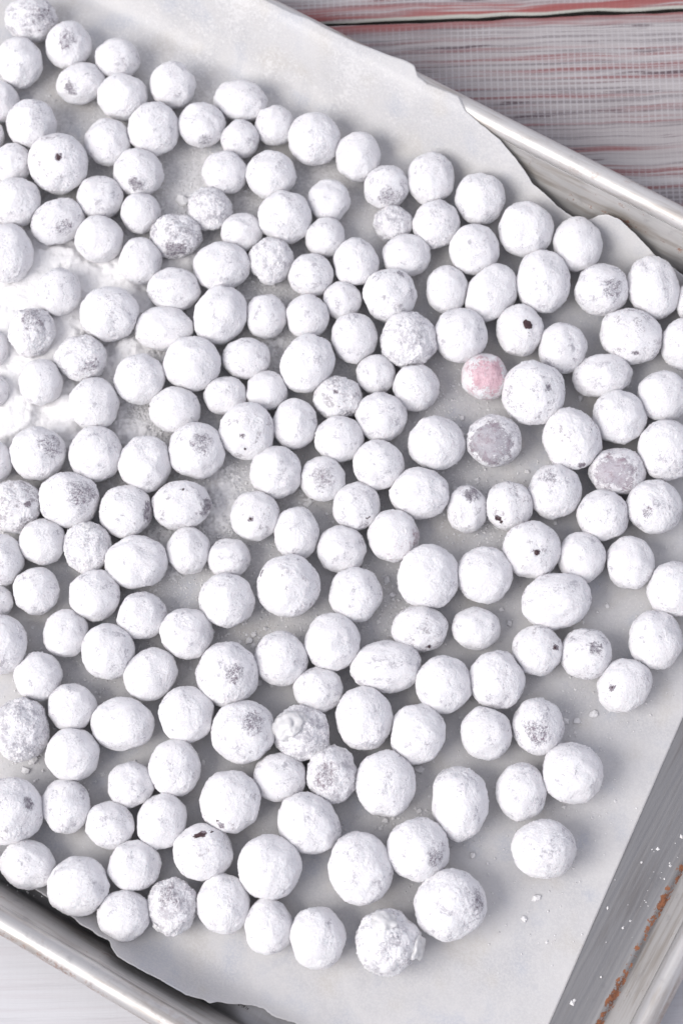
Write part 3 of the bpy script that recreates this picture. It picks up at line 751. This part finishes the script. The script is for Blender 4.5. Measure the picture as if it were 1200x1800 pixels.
SPECIAL = {
 (55,34): dict(bare=.8, patch=(24,0,.55), say='crusted with grey flecks in the top corner'),
 (121,79): dict(patch=(-4,-12,.4), say='with thin grey top near the corner'),
 (142,147): dict(patch=(-15,10,.33), tint=DARK, say='with dark bare patch on its left'),
 (103,287): dict(specks=((0,-13,9),), say='with one black speck on white top'),
 (243,302): dict(patch=(-4,24,.38), tint=DARK, say='with dark bare patch along its bottom'),
 (356,221): dict(patch=(8,30,.3), say='with grey scrape at lower right'),
 (100,388): dict(patch=(13,15,.34), say='with grey gouge on its lower right'),
 (313,412): dict(bare=.8, patch=(0,30,.42), tint=DARK, say='flecked grey with dark underside'),
 (373,368): dict(bare=.8, say='crusted grey beside a round sugar lump'),
 (57,584): dict(bare=.42, patch=(2,-26,.5), say='half buried with dark cracked top'),
 (144,630): dict(bare=.45, patch=(16,12,.35), say='caked with ragged loose sugar'),
 (104,513): dict(bare=.2, say='sunk deep in the sugar drift'),
 (66,797): dict(patch=(26,-16,.5), say='with broad grey patch upper right'),
 (345,791): dict(patch=(8,-14,.4), say='with smooth grey patch on top'),
 (123,875): dict(patch=(24,-14,.5), bare=.4, say='large and mottled grey on its right'),
 (222,896): dict(patch=(42,2,.4), tint=DARK, say='with dark right flank'),
 (319,888): dict(specks=((0,-30,6),), patch=(42,5,.4), tint=DARK, say='with black speck and dark right end'),
 (28,890): dict(bare=.6, specks=((22,-3,5,2.0),(8,33,5)), say='flecked grey with two small slits'),
 (151,962): dict(bare=.55, lumps=((2,-36,26),), say='with pointed lump on top'),
 (36,1282): dict(bare=.9, say='crusty and angular with grey mottling'),
 (18,1428): dict(patch=(34,-14,.22), tint=DARK, say='with dark bare spot by left edge'),
 (410,1411): dict(specks=((-15,34,12),), say='with black spot on its lower edge'),
 (359,1490): dict(specks=((0,-33,15,1.9),), say='with black slit across its top'),
 (303,1593): dict(bare=.9, patch=(-8,-22,.5), tint=LILAC, lumps=((-30,38,20),), say='lumpy and greyish near the lower rim'),
 (680,1656): dict(bare=.6, patch=(34,26,.3), lumps=((48,8,46),(-6,-38,44)), say='with blunt lump on its right'),
 (582,1363): dict(bare=.8, patch=(-12,2,.5), tint=LILAC, say='with bare grey face and pits'),
 (531,1283): dict(bare=.8, lumps=((-24,-14,54),(-8,-26,34)), say='with melted glassy lump'),
 (507,1029): dict(specks=((-44,-22,9),), say='with black spot at its upper left'),
 (450,903): dict(specks=((-8,5,4),(-12,32,4)), say='with two tiny black specks'),
 (574,847): dict(patch=(0,-2,.55), tint=LILAC, say='with bare smooth grey top'),
 (626,894): dict(specks=((18,16,8),), patch=(12,30,.25), say='with dark crack at lower right'),
 (689,942): dict(patch=(40,0,.35), tint=(.55,.45,.48), say='with bare pinkish right side'),
 (430,755): dict(specks=((-8,8,5),(-4,32,3)), say='with tiny dark pinholes on its left'),
 (676,333): dict(patch=(6,18,.45), bare=.4, say='with mottled grey lower half'),
 (478,459): dict(bare=.6, say='small and mottled grey all over'),
 (691,393): dict(bare=.8, say='small rough and half hidden'),
 (1056,509): dict(patch=(20,-4,.42), bare=.35, say='with crusty grey right side'),
 (911,578): dict(specks=((14,-12,13),(16,1,4)), say='with ragged black mark on top'),
 (854,659): dict(smooth=1, bare=1.0, patch=(10,-2,.9), tint=PINK, say='showing pink through thin sugar'),
 (933,691): dict(patch=(25,-10,.15), tint=DARK, say='large with round grey spot'),
 (867,775): dict(smooth=1, bare=1.0, patch=(-6,6,.9), tint=(.40,.385,.42), say='bare glazed grey and shiny'),
 (1084,829): dict(smooth=1, bare=.9, patch=(-8,4,.8), tint=(.46,.43,.47), say='mostly bare and lilac grey'),
 (1000,771): dict(specks=((15,40,7),), say='with black dot near its bottom'),
 (1107,592): dict(specks=((5,31,3),), say='tilted with pinprick near bottom'),
 (974,861): dict(patch=(-12,-28,.3), say='with thin grey patch at top left'),
 (820,895): dict(patch=(12,-25,.4), tint=DARK, say='narrow with dark upper patch'),
 (896,888): dict(specks=((-20,22,8),(-14,28,5)), bare=.35, say='with cluster of black dots lower left'),
 (932,967): dict(specks=((8,5,8,1.0),), say='with small round black hole'),
 (1031,1151): dict(patch=(16,-9,.25), tint=DARK, say='with dark smudge at upper right'),
 (941,1147): dict(specks=((30,-5,6,1.0),), say='with small dark dot on its right'),
 (944,1277): dict(patch=(2,10,.45), bare=.35, say='with mottled grey front'),
 (1094,1202): dict(specks=((-20,2,3),), say='tilted with pinprick on its left'),
 (737,1496): dict(patch=(30,12,.34), say='with grey scuff at lower right'),
 (788,1587): dict(patch=(44,-8,.33), say='very large with scuffed right side'),
 (402,1185): dict(patch=(14,0,.32), say='large with scuff at its middle'),
 (427,1285): dict(patch=(16,-18,.42), say='large with scuff at upper right'),
 (684,512): dict(patch=(17,-36,.22), tint=DARK, say='with dark scuff on its top edge'),
 (737,1099): dict(specks=((14,33,4),), say='with tiny dark chip underneath'),
 (1147,891): dict(patch=(-12,10,.2), say='with faint grey spot left of middle'),
 (717,595): dict(bare=.6, say='with rough flaky crust'),
 (592,702): dict(bare=.5, specks=((-4,-12,4),(2,14,3)), say='with fine dark pits'),
}
DRIFT = [(60, 470, 45, 3.45), (130, 455, 45, 3.45), (200, 480, 40, 2.99), (30, 540, 45, 3.68), (110, 570, 40, 2.76), (235, 500, 34, 2.76), (20, 620, 45, 3.45), (110, 640, 34, 2.76), (40, 730, 45, 3.45), (120, 700, 38, 3.45), (130, 745, 36, 2.76), (205, 620, 32, 2.3), (240, 600, 26, 1.84), (215, 700, 24, 1.55), (10, 680, 40, 3.22), (60, 420, 34, 2.53), (160, 400, 24, 1.65), (280, 470, 26, 2.07), (330, 455, 24, 1.84), (100, 620, 36, 2.53), (20, 560, 40, 3.45), (260, 545, 24, 1.65), (10, 770, 30, 1.84), (20, 740, 36, 2.53), (110, 765, 24, 1.35), (90, 470, 40, 2.76), (300, 470, 40, 1.45), (345, 440, 30, 1.33), (240, 640, 34, 1.45), (275, 690, 36, 1.51), (210, 745, 30, 1.51), (250, 765, 34, 1.39), (385, 840, 36, 1.39), (400, 885, 36, 1.39), (455, 535, 28, 1.45), (475, 600, 34, 1.39), (380, 925, 30, 1.2), (290, 945, 36, 1.26), (225, 775, 30, 1.33), (300, 1010, 30, 1.2), (620, 690, 28, 1.08), (560, 610, 24, 1.08), (400, 1010, 24, 1.08), (330, 560, 30, 1.2), (95, 335, 50, 1.2), (150, 1030, 40, 0.95), (540, 880, 40, 1.14), (250, 560, 40, 1.6), (330, 520, 30, 1.2), (230, 430, 34, 1.6), (300, 380, 30, 1.1), (190, 660, 34, 1.8), (150, 590, 36, 2.2), (245, 610, 34, 1.5), (300, 620, 28, 1.2), (60, 520, 40, 3.0), (150, 520, 36, 3.0), (90, 560, 36, 2.6), (55, 640, 36, 2.8), (120, 780, 34, 1.5), (210, 850, 30, 1.0), (30, 380, 34, 1.5)]
CRUMBS = [(250,730,45,40,900,.22,.62),(230,700,60,60,700,.22,.62),(380,860,40,50,700,.18,.5),(270,960,60,40,500,.18,.55),(400,930,40,40,350,.18,.5),(460,600,40,40,450,.18,.5),(450,530,25,25,260,.22,.7),(300,450,50,40,500,.22,.7),(240,560,60,50,500,.22,.62),(120,700,90,80,700,.22,.62),(60,430,80,60,500,.22,.62),(560,880,60,60,260,.18,.55),(430,1100,80,50,300,.2,.75),(300,1020,60,40,200,.18,.5),(330,330,60,50,250,.18,.6),(100,330,90,80,300,.18,.5),(620,640,60,60,250,.16,.45),(800,700,60,60,220,.18,.6),(830,840,60,50,160,.18,.6),(680,1050,60,60,200,.22,.7),(860,930,40,40,120,.22,.62),(950,1250,90,80,120,.18,.5),(700,1420,90,70,120,.18,.6),(80,1340,60,60,120,.18,.6),(150,1050,90,90,300,.18,.5),(230,1180,60,40,160,.18,.55),(560,420,90,70,200,.16,.45),(800,1500,130,90,70,.18,.5),(1000,1550,90,110,40,.16,.45)]
FLECKS = [(1197,1471,9),(1155,1493,7),(1127,1516,5),(1177,1522,6),(1176,1517,4),(1067,1596,6),(1005,1763,12),(1009,1758,8),(1160,1585,4),(1183,1556,5),(1190,1507,4),(1107,1619,4),(1145,1493,3),(1167,1545,4)]
FLAKES = [(677, 1443, 15), (690, 1438, 12), (737, 1426, 14), (830, 1504, 17), (942, 1578, 19), (921, 1615, 15), (438, 1127, 20), (446, 1116, 14), (60, 1335, 24), (46, 1355, 20), (682, 1296, 12), (735, 1352, 24), (680, 1020, 22), (690, 1045, 16), (1067, 1065, 12), (1013, 1268, 16), (992, 1267, 18), (1042, 1256, 20), (322, 354, 34), (455, 1200, 16), (812, 735, 14), (800, 860, 16), (925, 830, 14), (1020, 700, 18), (340, 1105, 12), (358, 1340, 12), (730, 1110, 14), (975, 920, 13), (880, 1072, 14), (895, 1095, 16)]
CHIPS = [(856, 1518, 9), (869, 1509, 8), (1024, 1093, 10), (1049, 1075, 8), (991, 1417, 11), (1040, 1438, 7), (1080, 1409, 9), (960, 1656, 8), (227, 1690, 6), (865, 1570, 7), (714, 257, 9), (735, 250, 8), (478, 1205, 10), (350, 1125, 10), (180, 1362, 10), (238, 1338, 9)]
def interp(pts, x):
    xs = [a for a, b in pts]; ys = [b for a, b in pts]
    return np.interp(x, xs, ys)
wd = np.array([PW - 4.0, 17.76]); wd /= np.hypot(*wd)
def paper_profile():
    a_s = 1.9; RC = 4.6
    pts = [(-40.0, .35), (-12.0, .35)]
    T = np.array([PW + RC * math.cos(a_s), PH + RC * math.sin(a_s)]); d = np.array([math.sin(a_s), -math.cos(a_s)])
    p0 = np.array([-12, .35]); p1 = np.array([-2, .35]); p2 = T - 6.0 * d
    for t in np.linspace(0, 1, 31)[1:]:
        pts.append(tuple((1 - t) ** 3 * p0 + 3 * t * (1 - t) ** 2 * p1 + 3 * t * t * (1 - t) * p2 + t ** 3 * T))
    for q in np.linspace(0, 12, 9)[1:]: pts.append(tuple(T + d * q - np.array([0, .012]) * q * q))
    return np.array(pts)
PR = paper_profile()
SEG = np.r_[0, np.cumsum(np.hypot(*np.diff(PR, axis=0).T))] - 40.0
def prof_at(s):
    return np.interp(s, SEG, PR[:, 0]), np.interp(s, SEG, PR[:, 1])
FAR = [(u, s + 3.4) if u < -53 else ((u, s + 2.0) if u < -32 else (u, s)) for u, s in FAR]   # sheet laid over the rolled rim
NU, NS = 520, 170
uL = -262.0
us = np.linspace(0, 1, NU)
tn = np.concatenate([np.linspace(0, .12, 46)[:-1], np.linspace(.12, .86, 62)[:-1], np.linspace(.86, 1, 64)])
NS = len(tn)
verts = []
for a in us:
    for b in tn:
        u = uL + (139.0 - uL) * a
        for _ in range(2):
            torn = 0.35 * math.sin(u * 3.1 + 2 * math.sin(u * 1.3)) + 0.25 * math.sin(u * 7.3)
            sn = float(interp(NEAR, u)) + 0.35 * torn; sf = float(interp(FAR, u)) + (0.10 * math.sin(u * 8.0) if u < -54 else 0.22 * torn)
            # signed coordinate across the pan: near end -sn .. far end
            lo = B0 - sn if True else 0; hi = B1 + sf
            q = lo + (hi - lo) * b
            vr = min(max(q, B0 - 10), B1 + 20)
            ur = 133.70 + (vr + 5.56) * (141.86 - 133.70) / (-114.88 + 5.56)
            u = uL + (ur - uL) * a
        if q < B0 + 40:
            pv, pz = prof_at(B0 - q); v, z = B0 - pv, pz
        elif q > B1 - 40:
            pv, pz = prof_at(q - B1); v, z = B1 + pv, pz
        else: v, z = q, .35
        verts.append((u, v, z))
Vv = np.array(verts)
inn = np.clip((Vv[:, 1] - B0 + 4) / 18, 0, 1) * np.clip((B1 - Vv[:, 1] + 3) / 18, 0, 1)
wav = fbm(np.stack([Vv[:, 0] / 45, Vv[:, 1] / 45, 0 * Vv[:, 0]], 1), 3)
Vv[:, 2] += np.clip(wav * 0.25, -.1, .35) * inn
# shallow creases where the sheet bends up against the far wall
up = np.clip((Vv[:, 1] - (B1 - 14)) / 8, 0, 1) * np.clip((B1 + 7.5 - Vv[:, 1]) / 3, 0, 1)
for uc, am in ((-128, .22), (-118, .3), (-104, .3), (-92, .2), (-79, .35), (-60, .15)):
    Vv[:, 2] += up * am * np.exp(-((Vv[:, 0] - uc + 0.25 * (Vv[:, 1] - B1)) / .8) ** 2)
faces = [(i * NS + j, (i + 1) * NS + j, (i + 1) * NS + j + 1, i * NS + j + 1) for i in range(NU - 1) for j in range(NS - 1)]
me = mesh_from('parchment_paper', Vv * MM, faces)
paper = link('parchment_paper', me, None, M_PAPER)
paper.rotation_euler = (0, 0, YAW)
sol = paper.modifiers.new('thickness', 'SOLIDIFY'); sol.thickness = 0.00007; sol.offset = -1
tag(paper, 'off white torn parchment paper lining the baking sheet under the berries', 'parchment paper')

# ------------------------------------------------------------------ sugar-coated cranberries
bm = bmesh.new(); bmesh.ops.create_icosphere(bm, subdivisions=6, radius=1.0)
bm.verts.ensure_lookup_table()
ICO = np.array([v.co[:] for v in bm.verts]); ICO /= np.linalg.norm(ICO, axis=1)[:, None]
ICOF = [tuple(v.index for v in f.verts) for f in bm.faces]; bm.free()
def berry_mesh(seed, rough=1.0):
    r_ = np.random.default_rng(seed)
    o = r_.uniform(-50, 50, 3)
    r = np.full(len(ICO), 1.045)
    k = 26
    N = r_.normal(size=(k, 3)); N /= np.linalg.norm(N, axis=1)[:, None]; D = r_.uniform(.965, 1.05, k)
    for n, d in zip(N, D):
        c = ICO @ n
        pl = np.where(c > .3, d / np.maximum(c, .3), 9)
        # soft minimum
        hh = np.clip(.5 + .5 * (pl - r) / .06, 0, 1)
        r = pl * (1 - hh) + r * hh - .06 * hh * (1 - hh)
    r += 0.050 * rough * fbm(ICO * 1.6 + o, 2)
    warp = np.stack([perlin(ICO * 5 + o + q) for q in (1, 22, 43)], 1) * .12
    fl = fbm((ICO + warp) * 7.0 + o + 5, 3, .6)
    r += 0.030 * rough * np.abs(fl) - 0.012
    patch = np.clip(fbm(ICO * 2.4 + o + 9, 2) + .45, 0.15, 1)
    r += 0.026 * rough * patch * fbm((ICO + warp) * 17 + o + 11, 2, .65)
    g = fbm(ICO * 12 + o + 31, 1)
    r += 0.11 * np.clip(g - .50, 0, .35)
    pit = fbm(ICO * 9 + o + 71, 2)
    r -= 0.055 * rough * np.clip(pit - .55, 0, .4)
    return mesh_from('cranberry', ICO * r[:, None], ICOF)
PROTO = [berry_mesh(100 + i, 1.0 if i < 26 else 1.9) for i in range(32)]
for m_ in PROTO: m_.materials.append(M_BERRY)
GREY = (0.33, 0.315, 0.36); 
RIGHT = CAM_ROT @ Vector((1, 0, 0)); UPV = CAM_ROT @ Vector((0, 1, 0))
def blob_mesh(name, seed, sx, sy, sz, mat, jag=.35, sub=3):
    bm = bmesh.new(); bmesh.ops.create_icosphere(bm, subdivisions=sub, radius=1.0)
    P = np.array([v.co[:] for v in bm.verts]); o = np.random.default_rng(seed).uniform(-40, 40, 3)
    r = 1 + jag * fbm(P * 1.7 + o, 3)
    for v, k in zip(bm.verts, r): v.co = Vector((v.co.x * k * sx, v.co.y * k * sy, v.co.z * k * sz))
    me = bpy.data.meshes.new(name); bm.to_mesh(me); bm.free()
    me.polygons.foreach_set('use_smooth', [True] * len(me.polygons)); me.materials.append(mat)
    return me
GROUP = 'sugar coated cranberries spread over the parchment'
PAPER_Z = 0.40
for i, row in enumerate(BERRIES):
    px, py, x, y, a, b, c, yaw = row
    sp = SPECIAL.get((px, py), {})
    rs = random.Random(i * 7 + 1)
    bare = sp.get('bare', rs.choice((0, 0, .1, .18, .25)))
    rough = (bare > .4 or 'lumps' in sp) and 'smooth' not in sp
    if 'specks' in sp and 'patch' not in sp: sp = dict(sp, patch=(sp['specks'][0][0], sp['specks'][0][1], .13), tint=(.22, .19, .22), own=1)
    me = PROTO[26 + i % 6] if rough else PROTO[(i * 11) % 26]
    o = link('cranberry', me)
    flip = rs.randrange(4)
    fx, fz = (1, -1)[flip & 1], (1, -1)[flip >> 1]
    fy = fx * fz                                   # even number of flips keeps the faces outward
    ctr = Vector((x, y, PAPER_Z + c)) * MM
    o.location = ctr
    o.rotation_euler = (0, 0, yaw)
    o.scale = (fx * a * MM, fy * b * MM, fz * c * MM)
    bpy_rot = Matrix.Rotation(yaw, 3, 'Z')
    inv = bpy_rot.inverted()
    rpx = 0.5 * (a + b) * MM
    def surf(dx, dy, lift=1.0):
        """point on this berry's skin that sits dx, dy (pixels of the photo) from its middle"""
        k = 0.1948 * MM * 1.0
        fx_, fy_ = dx * k / rpx, -dy * k / rpx
        q = min(fx_ * fx_ + fy_ * fy_, .9)
        d = RIGHT * fx_ + UPV * fy_ + (CAM_POS - ctr).normalized() * math.sqrt(1 - q)
        l = inv @ d
        e = Vector((l.x * a, l.y * b, l.z * c)).normalized()
        s = 1 / math.sqrt((e.x / a) ** 2 + (e.y / b) ** 2 + (e.z / c) ** 2)
        n = Vector((e.x / a ** 2, e.y / b ** 2, e.z / c ** 2)).normalized()
        return ctr + bpy_rot @ (e * s * MM * lift), bpy_rot @ n, Vector((l.x / fx, l.y / fy, l.z / fz)).normalized()
    o['bare'] = float(bare)
    o['glaze'] = 1.0 if ('smooth' in sp or 'own' in sp) else (0.45 if sp.get('tint') == DARK else 0.0)
    o['tint'] = [float(t) for t in sp.get('tint', GREY)]
    if 'patch' in sp:
        dx, dy, size = sp['patch']
        _, _, l = surf(dx, dy)
        o['patch'] = [l.x, l.y, l.z]; o['patch_cos'] = math.cos(size)
    else:
        o['patch'] = [0.0, 0.0, 0.0]; o['patch_cos'] = 0.9999
    o['group'] = GROUP; o['category'] = 'cranberry'
    o['label'] = LABELS[i]
    def child(name, me, loc, n, spin):
        ch = bpy.data.objects.new(name, me); COL.objects.link(ch)
        w = Matrix.Translation(loc) @ n.to_track_quat('Z', 'Y').to_matrix().to_4x4() @ Matrix.Rotation(spin, 4, 'Z')
        base = Matrix.LocRotScale(ctr, bpy_rot.to_quaternion(), o.scale)
        ch.parent = o; ch.matrix_parent_inverse = base.inverted(); ch.matrix_basis = w
        return ch
    for j, (dx, dy, size, *asp) in enumerate(sp.get('specks', ())):
        loc, n, _ = surf(dx, dy, 0.995)
        s = size * 0.5 * 0.195 * MM * 1.15
        k = asp[0] if asp else 1.3
        child('dark_speck', blob_mesh('dark_speck', i * 9 + j, s * k, s / k, 0.32 * MM, M_SPECK, .55, 3), loc, n, rs.uniform(-.5, .5) if asp else rs.uniform(0, 3))
    for j, (dx, dy, size) in enumerate(sp.get('lumps', ())):
        loc, n, _ = surf(dx, dy, 0.97)
        s = size * 0.5 * 0.195 * MM
        child('sugar_lump', blob_mesh('sugar_lump', i * 5 + j, s, s * .85, s * .55, M_LUMP, .3, 4), loc, n, rs.uniform(0, 3))

# ------------------------------------------------------------------ loose sugar: drift, crumbs, flakes
def px_to_plane(px, py, z=0.4):
    """where the ray through this photo pixel meets the parchment (mm)"""
    xr, yr = (px - 600) / 3594.05, -(py - 900) / 3594.05
    d = CAM_ROT @ Vector((xr, yr, -1))
    t = (z * MM - CAM_POS.z) / d.z
    p = CAM_POS + d * t
    return p.x * 1000, p.y * 1000
DR = [(px_to_plane(a, b), r * .195, h) for a, b, r, h in DRIFT]
xs = np.arange(-132, 12, 0.5); ys = np.arange(-42, 125, 0.5)
GX, GY = np.meshgrid(xs, ys)
H = np.zeros_like(GX)
for (cx, cy), r, h in DR:
    H += h * np.exp(-((GX - cx) ** 2 + (GY - cy) ** 2) / (r * r))
flat = np.stack([GX.ravel(), GY.ravel(), 0 * GX.ravel()], 1)
H = H.ravel() * (1 + .35 * fbm(flat / 7, 3)) - 0.9
H += 0.5 * fbm(flat / 3.2, 4) + .55 * fbm(flat / 1.15, 2) * (H < 1.0) + .16 * RNG.normal(size=len(H)) * (H < 1.2)
H *= 1.25
H = np.minimum(H, 4.6 + .5 * fbm(flat / 4, 3))
nx, ny = GX.shape[1], GX.shape[0]
ok = H > 0
idx = -np.ones(len(H), int); faces = []
for r in range(ny - 1):
    for q in range(nx - 1):
        f = (r * nx + q, r * nx + q + 1, (r + 1) * nx + q + 1, (r + 1) * nx + q)
        if sum(ok[list(f)]) >= 3: faces.append(f)
used = sorted({v for f in faces for v in f}); mp = {v: k for k, v in enumerate(used)}
jx = RNG.normal(0, .12, (len(H), 2))
vv = [((flat[v, 0] + jx[v, 0]) * MM, (flat[v, 1] + jx[v, 1]) * MM, (0.30 + max(H[v], -.15)) * MM) for v in used]
me = mesh_from('powdered_sugar', vv, [tuple(mp[v] for v in f) for f in faces])
o = link('powdered_sugar', me, None, M_POWDER)
tag(o, 'loose drift of white powdered sugar between the berries at the left edge', 'powdered sugar', kind='stuff')

BX = [(r[2], r[3], 0.5 * (r[4] + r[5])) for r in BERRIES]
BP = np.array(BX)
cv, cf = [], []
def crumb(x, y, s, z=0.42):
    r_ = RNG.uniform(.6, 1.3, 6) * s; b = len(cv); a = RNG.uniform(0, 6.28); ca, sa = math.cos(a), math.sin(a)
    P = [(r_[0], 0), (0, r_[1]), (-r_[2], 0), (0, -r_[3])]
    for ex, ey in P: cv.append(((x + ex * ca - ey * sa) * MM, (y + ex * sa + ey * ca) * MM, (z + RNG.uniform(0, .2) * s) * MM))
    cv.append(((x + RNG.uniform(-.3, .3) * s) * MM, (y + RNG.uniform(-.3, .3) * s) * MM, (z + r_[4] * .8) * MM))
    for i in range(4): cf.append((b + i, b + (i + 1) % 4, b + 4))
for (cx, cy, sx, sy, n, smin, smax) in CRUMBS:
    for _ in range(int(n * 1.6)):
        x, y = px_to_plane(RNG.normal(cx, sx), RNG.normal(cy, sy))
        d = np.hypot(BP[:, 0] - x, BP[:, 1] - y) - BP[:, 2] * .72
        if d.min() < 0: continue
        crumb(x, y, 1.25 * smin * (smax / smin) ** (RNG.uniform() ** 2))
for (px, py, s) in CHIPS:
    x, y = px_to_plane(px, py); crumb(x, y, s * .5 * .19)
for _ in range(8000):
    px, py = RNG.uniform(0, 1200), RNG.uniform(150, 1500)
    x, y = px_to_plane(px, py)
    u, v = x * U.x + y * U.y, x * V.x + y * V.y
    if v > B1 - 16 or v < B0 + 22 or u > 128: continue
    d = np.hypot(BP[:, 0] - x, BP[:, 1] - y) - BP[:, 2]
    if d.min() < -2 or d.min() > 9: continue
    crumb(x, y, .13 * 4 ** (RNG.uniform() ** 3))
me = mesh_from('sugar_crumbs', cv, cf, False)
o = link('sugar_crumbs', me, None, M_CRUMB)
tag(o, 'tiny white sugar crumbs scattered over the parchment between the berries', 'sugar', kind='stuff')

# stray flecks on the bare metal right of the parchment
cv.clear(); cf.clear()
for (px, py, s) in FLECKS:
    x, y = px_to_plane(px, py, 0.0); crumb(x, y, s * .5 * .19, 0.02)
for _ in range(45):
    x, y = px_to_plane(RNG.normal(1150, 45), RNG.normal(1540, 70), 0.0)
    u = x * U.x + y * U.y
    if 143 < u < A1 - 3: crumb(x, y, RNG.uniform(.08, .25), 0.02)
for _ in range(26):
    x, y = px_to_plane(RNG.normal(30, 30), RNG.normal(1570, 12), 4.0); crumb(x, y, RNG.uniform(.08, .3), 2.4)
me = mesh_from('sugar_flecks', cv, cf, False)
o = link('sugar_flecks', me, None, M_CRUMB)
tag(o, 'small white sugar flecks on the bare metal beside the parchment', 'sugar', kind='stuff')

def flake_mesh(seed, s):
    r_ = random.Random(seed); n = r_.randint(6, 8); bm = bmesh.new()
    ring = []
    for i in range(n):
        a = 6.283 * i / n + r_.uniform(-.3, .3); q = s * r_.uniform(.6, 1.1)
        ring.append((q * math.cos(a), q * math.sin(a) * .8))
    t = s * .45
    lo = [bm.verts.new((x, y, 0)) for x, y in ring]
    hi = [bm.verts.new((x * .8, y * .8, t * r_.uniform(.5, 1.2))) for x, y in ring]
    tp = bm.verts.new((0, 0, t * 1.25))
    for i in range(n):
        j = (i + 1) % n
        bm.faces.new((lo[i], lo[j], hi[j], hi[i])); bm.faces.new((hi[i], hi[j], tp))
    me = bpy.data.meshes.new('sugar_flake'); bm.to_mesh(me); bm.free(); me.materials.append(M_CRUMB)
    return me
for i, (px, py, s) in enumerate(FLAKES):
    x, y = px_to_plane(px, py, .4)
    o = link('sugar_flake', flake_mesh(i, s * .5 * .19 * MM))
    o.location = (x * MM, y * MM, .38 * MM); o.rotation_euler = (0, 0, i * 1.7)
    tag(o, FLAKE_LABELS[i], 'sugar', 'loose chips of sugar on the parchment')
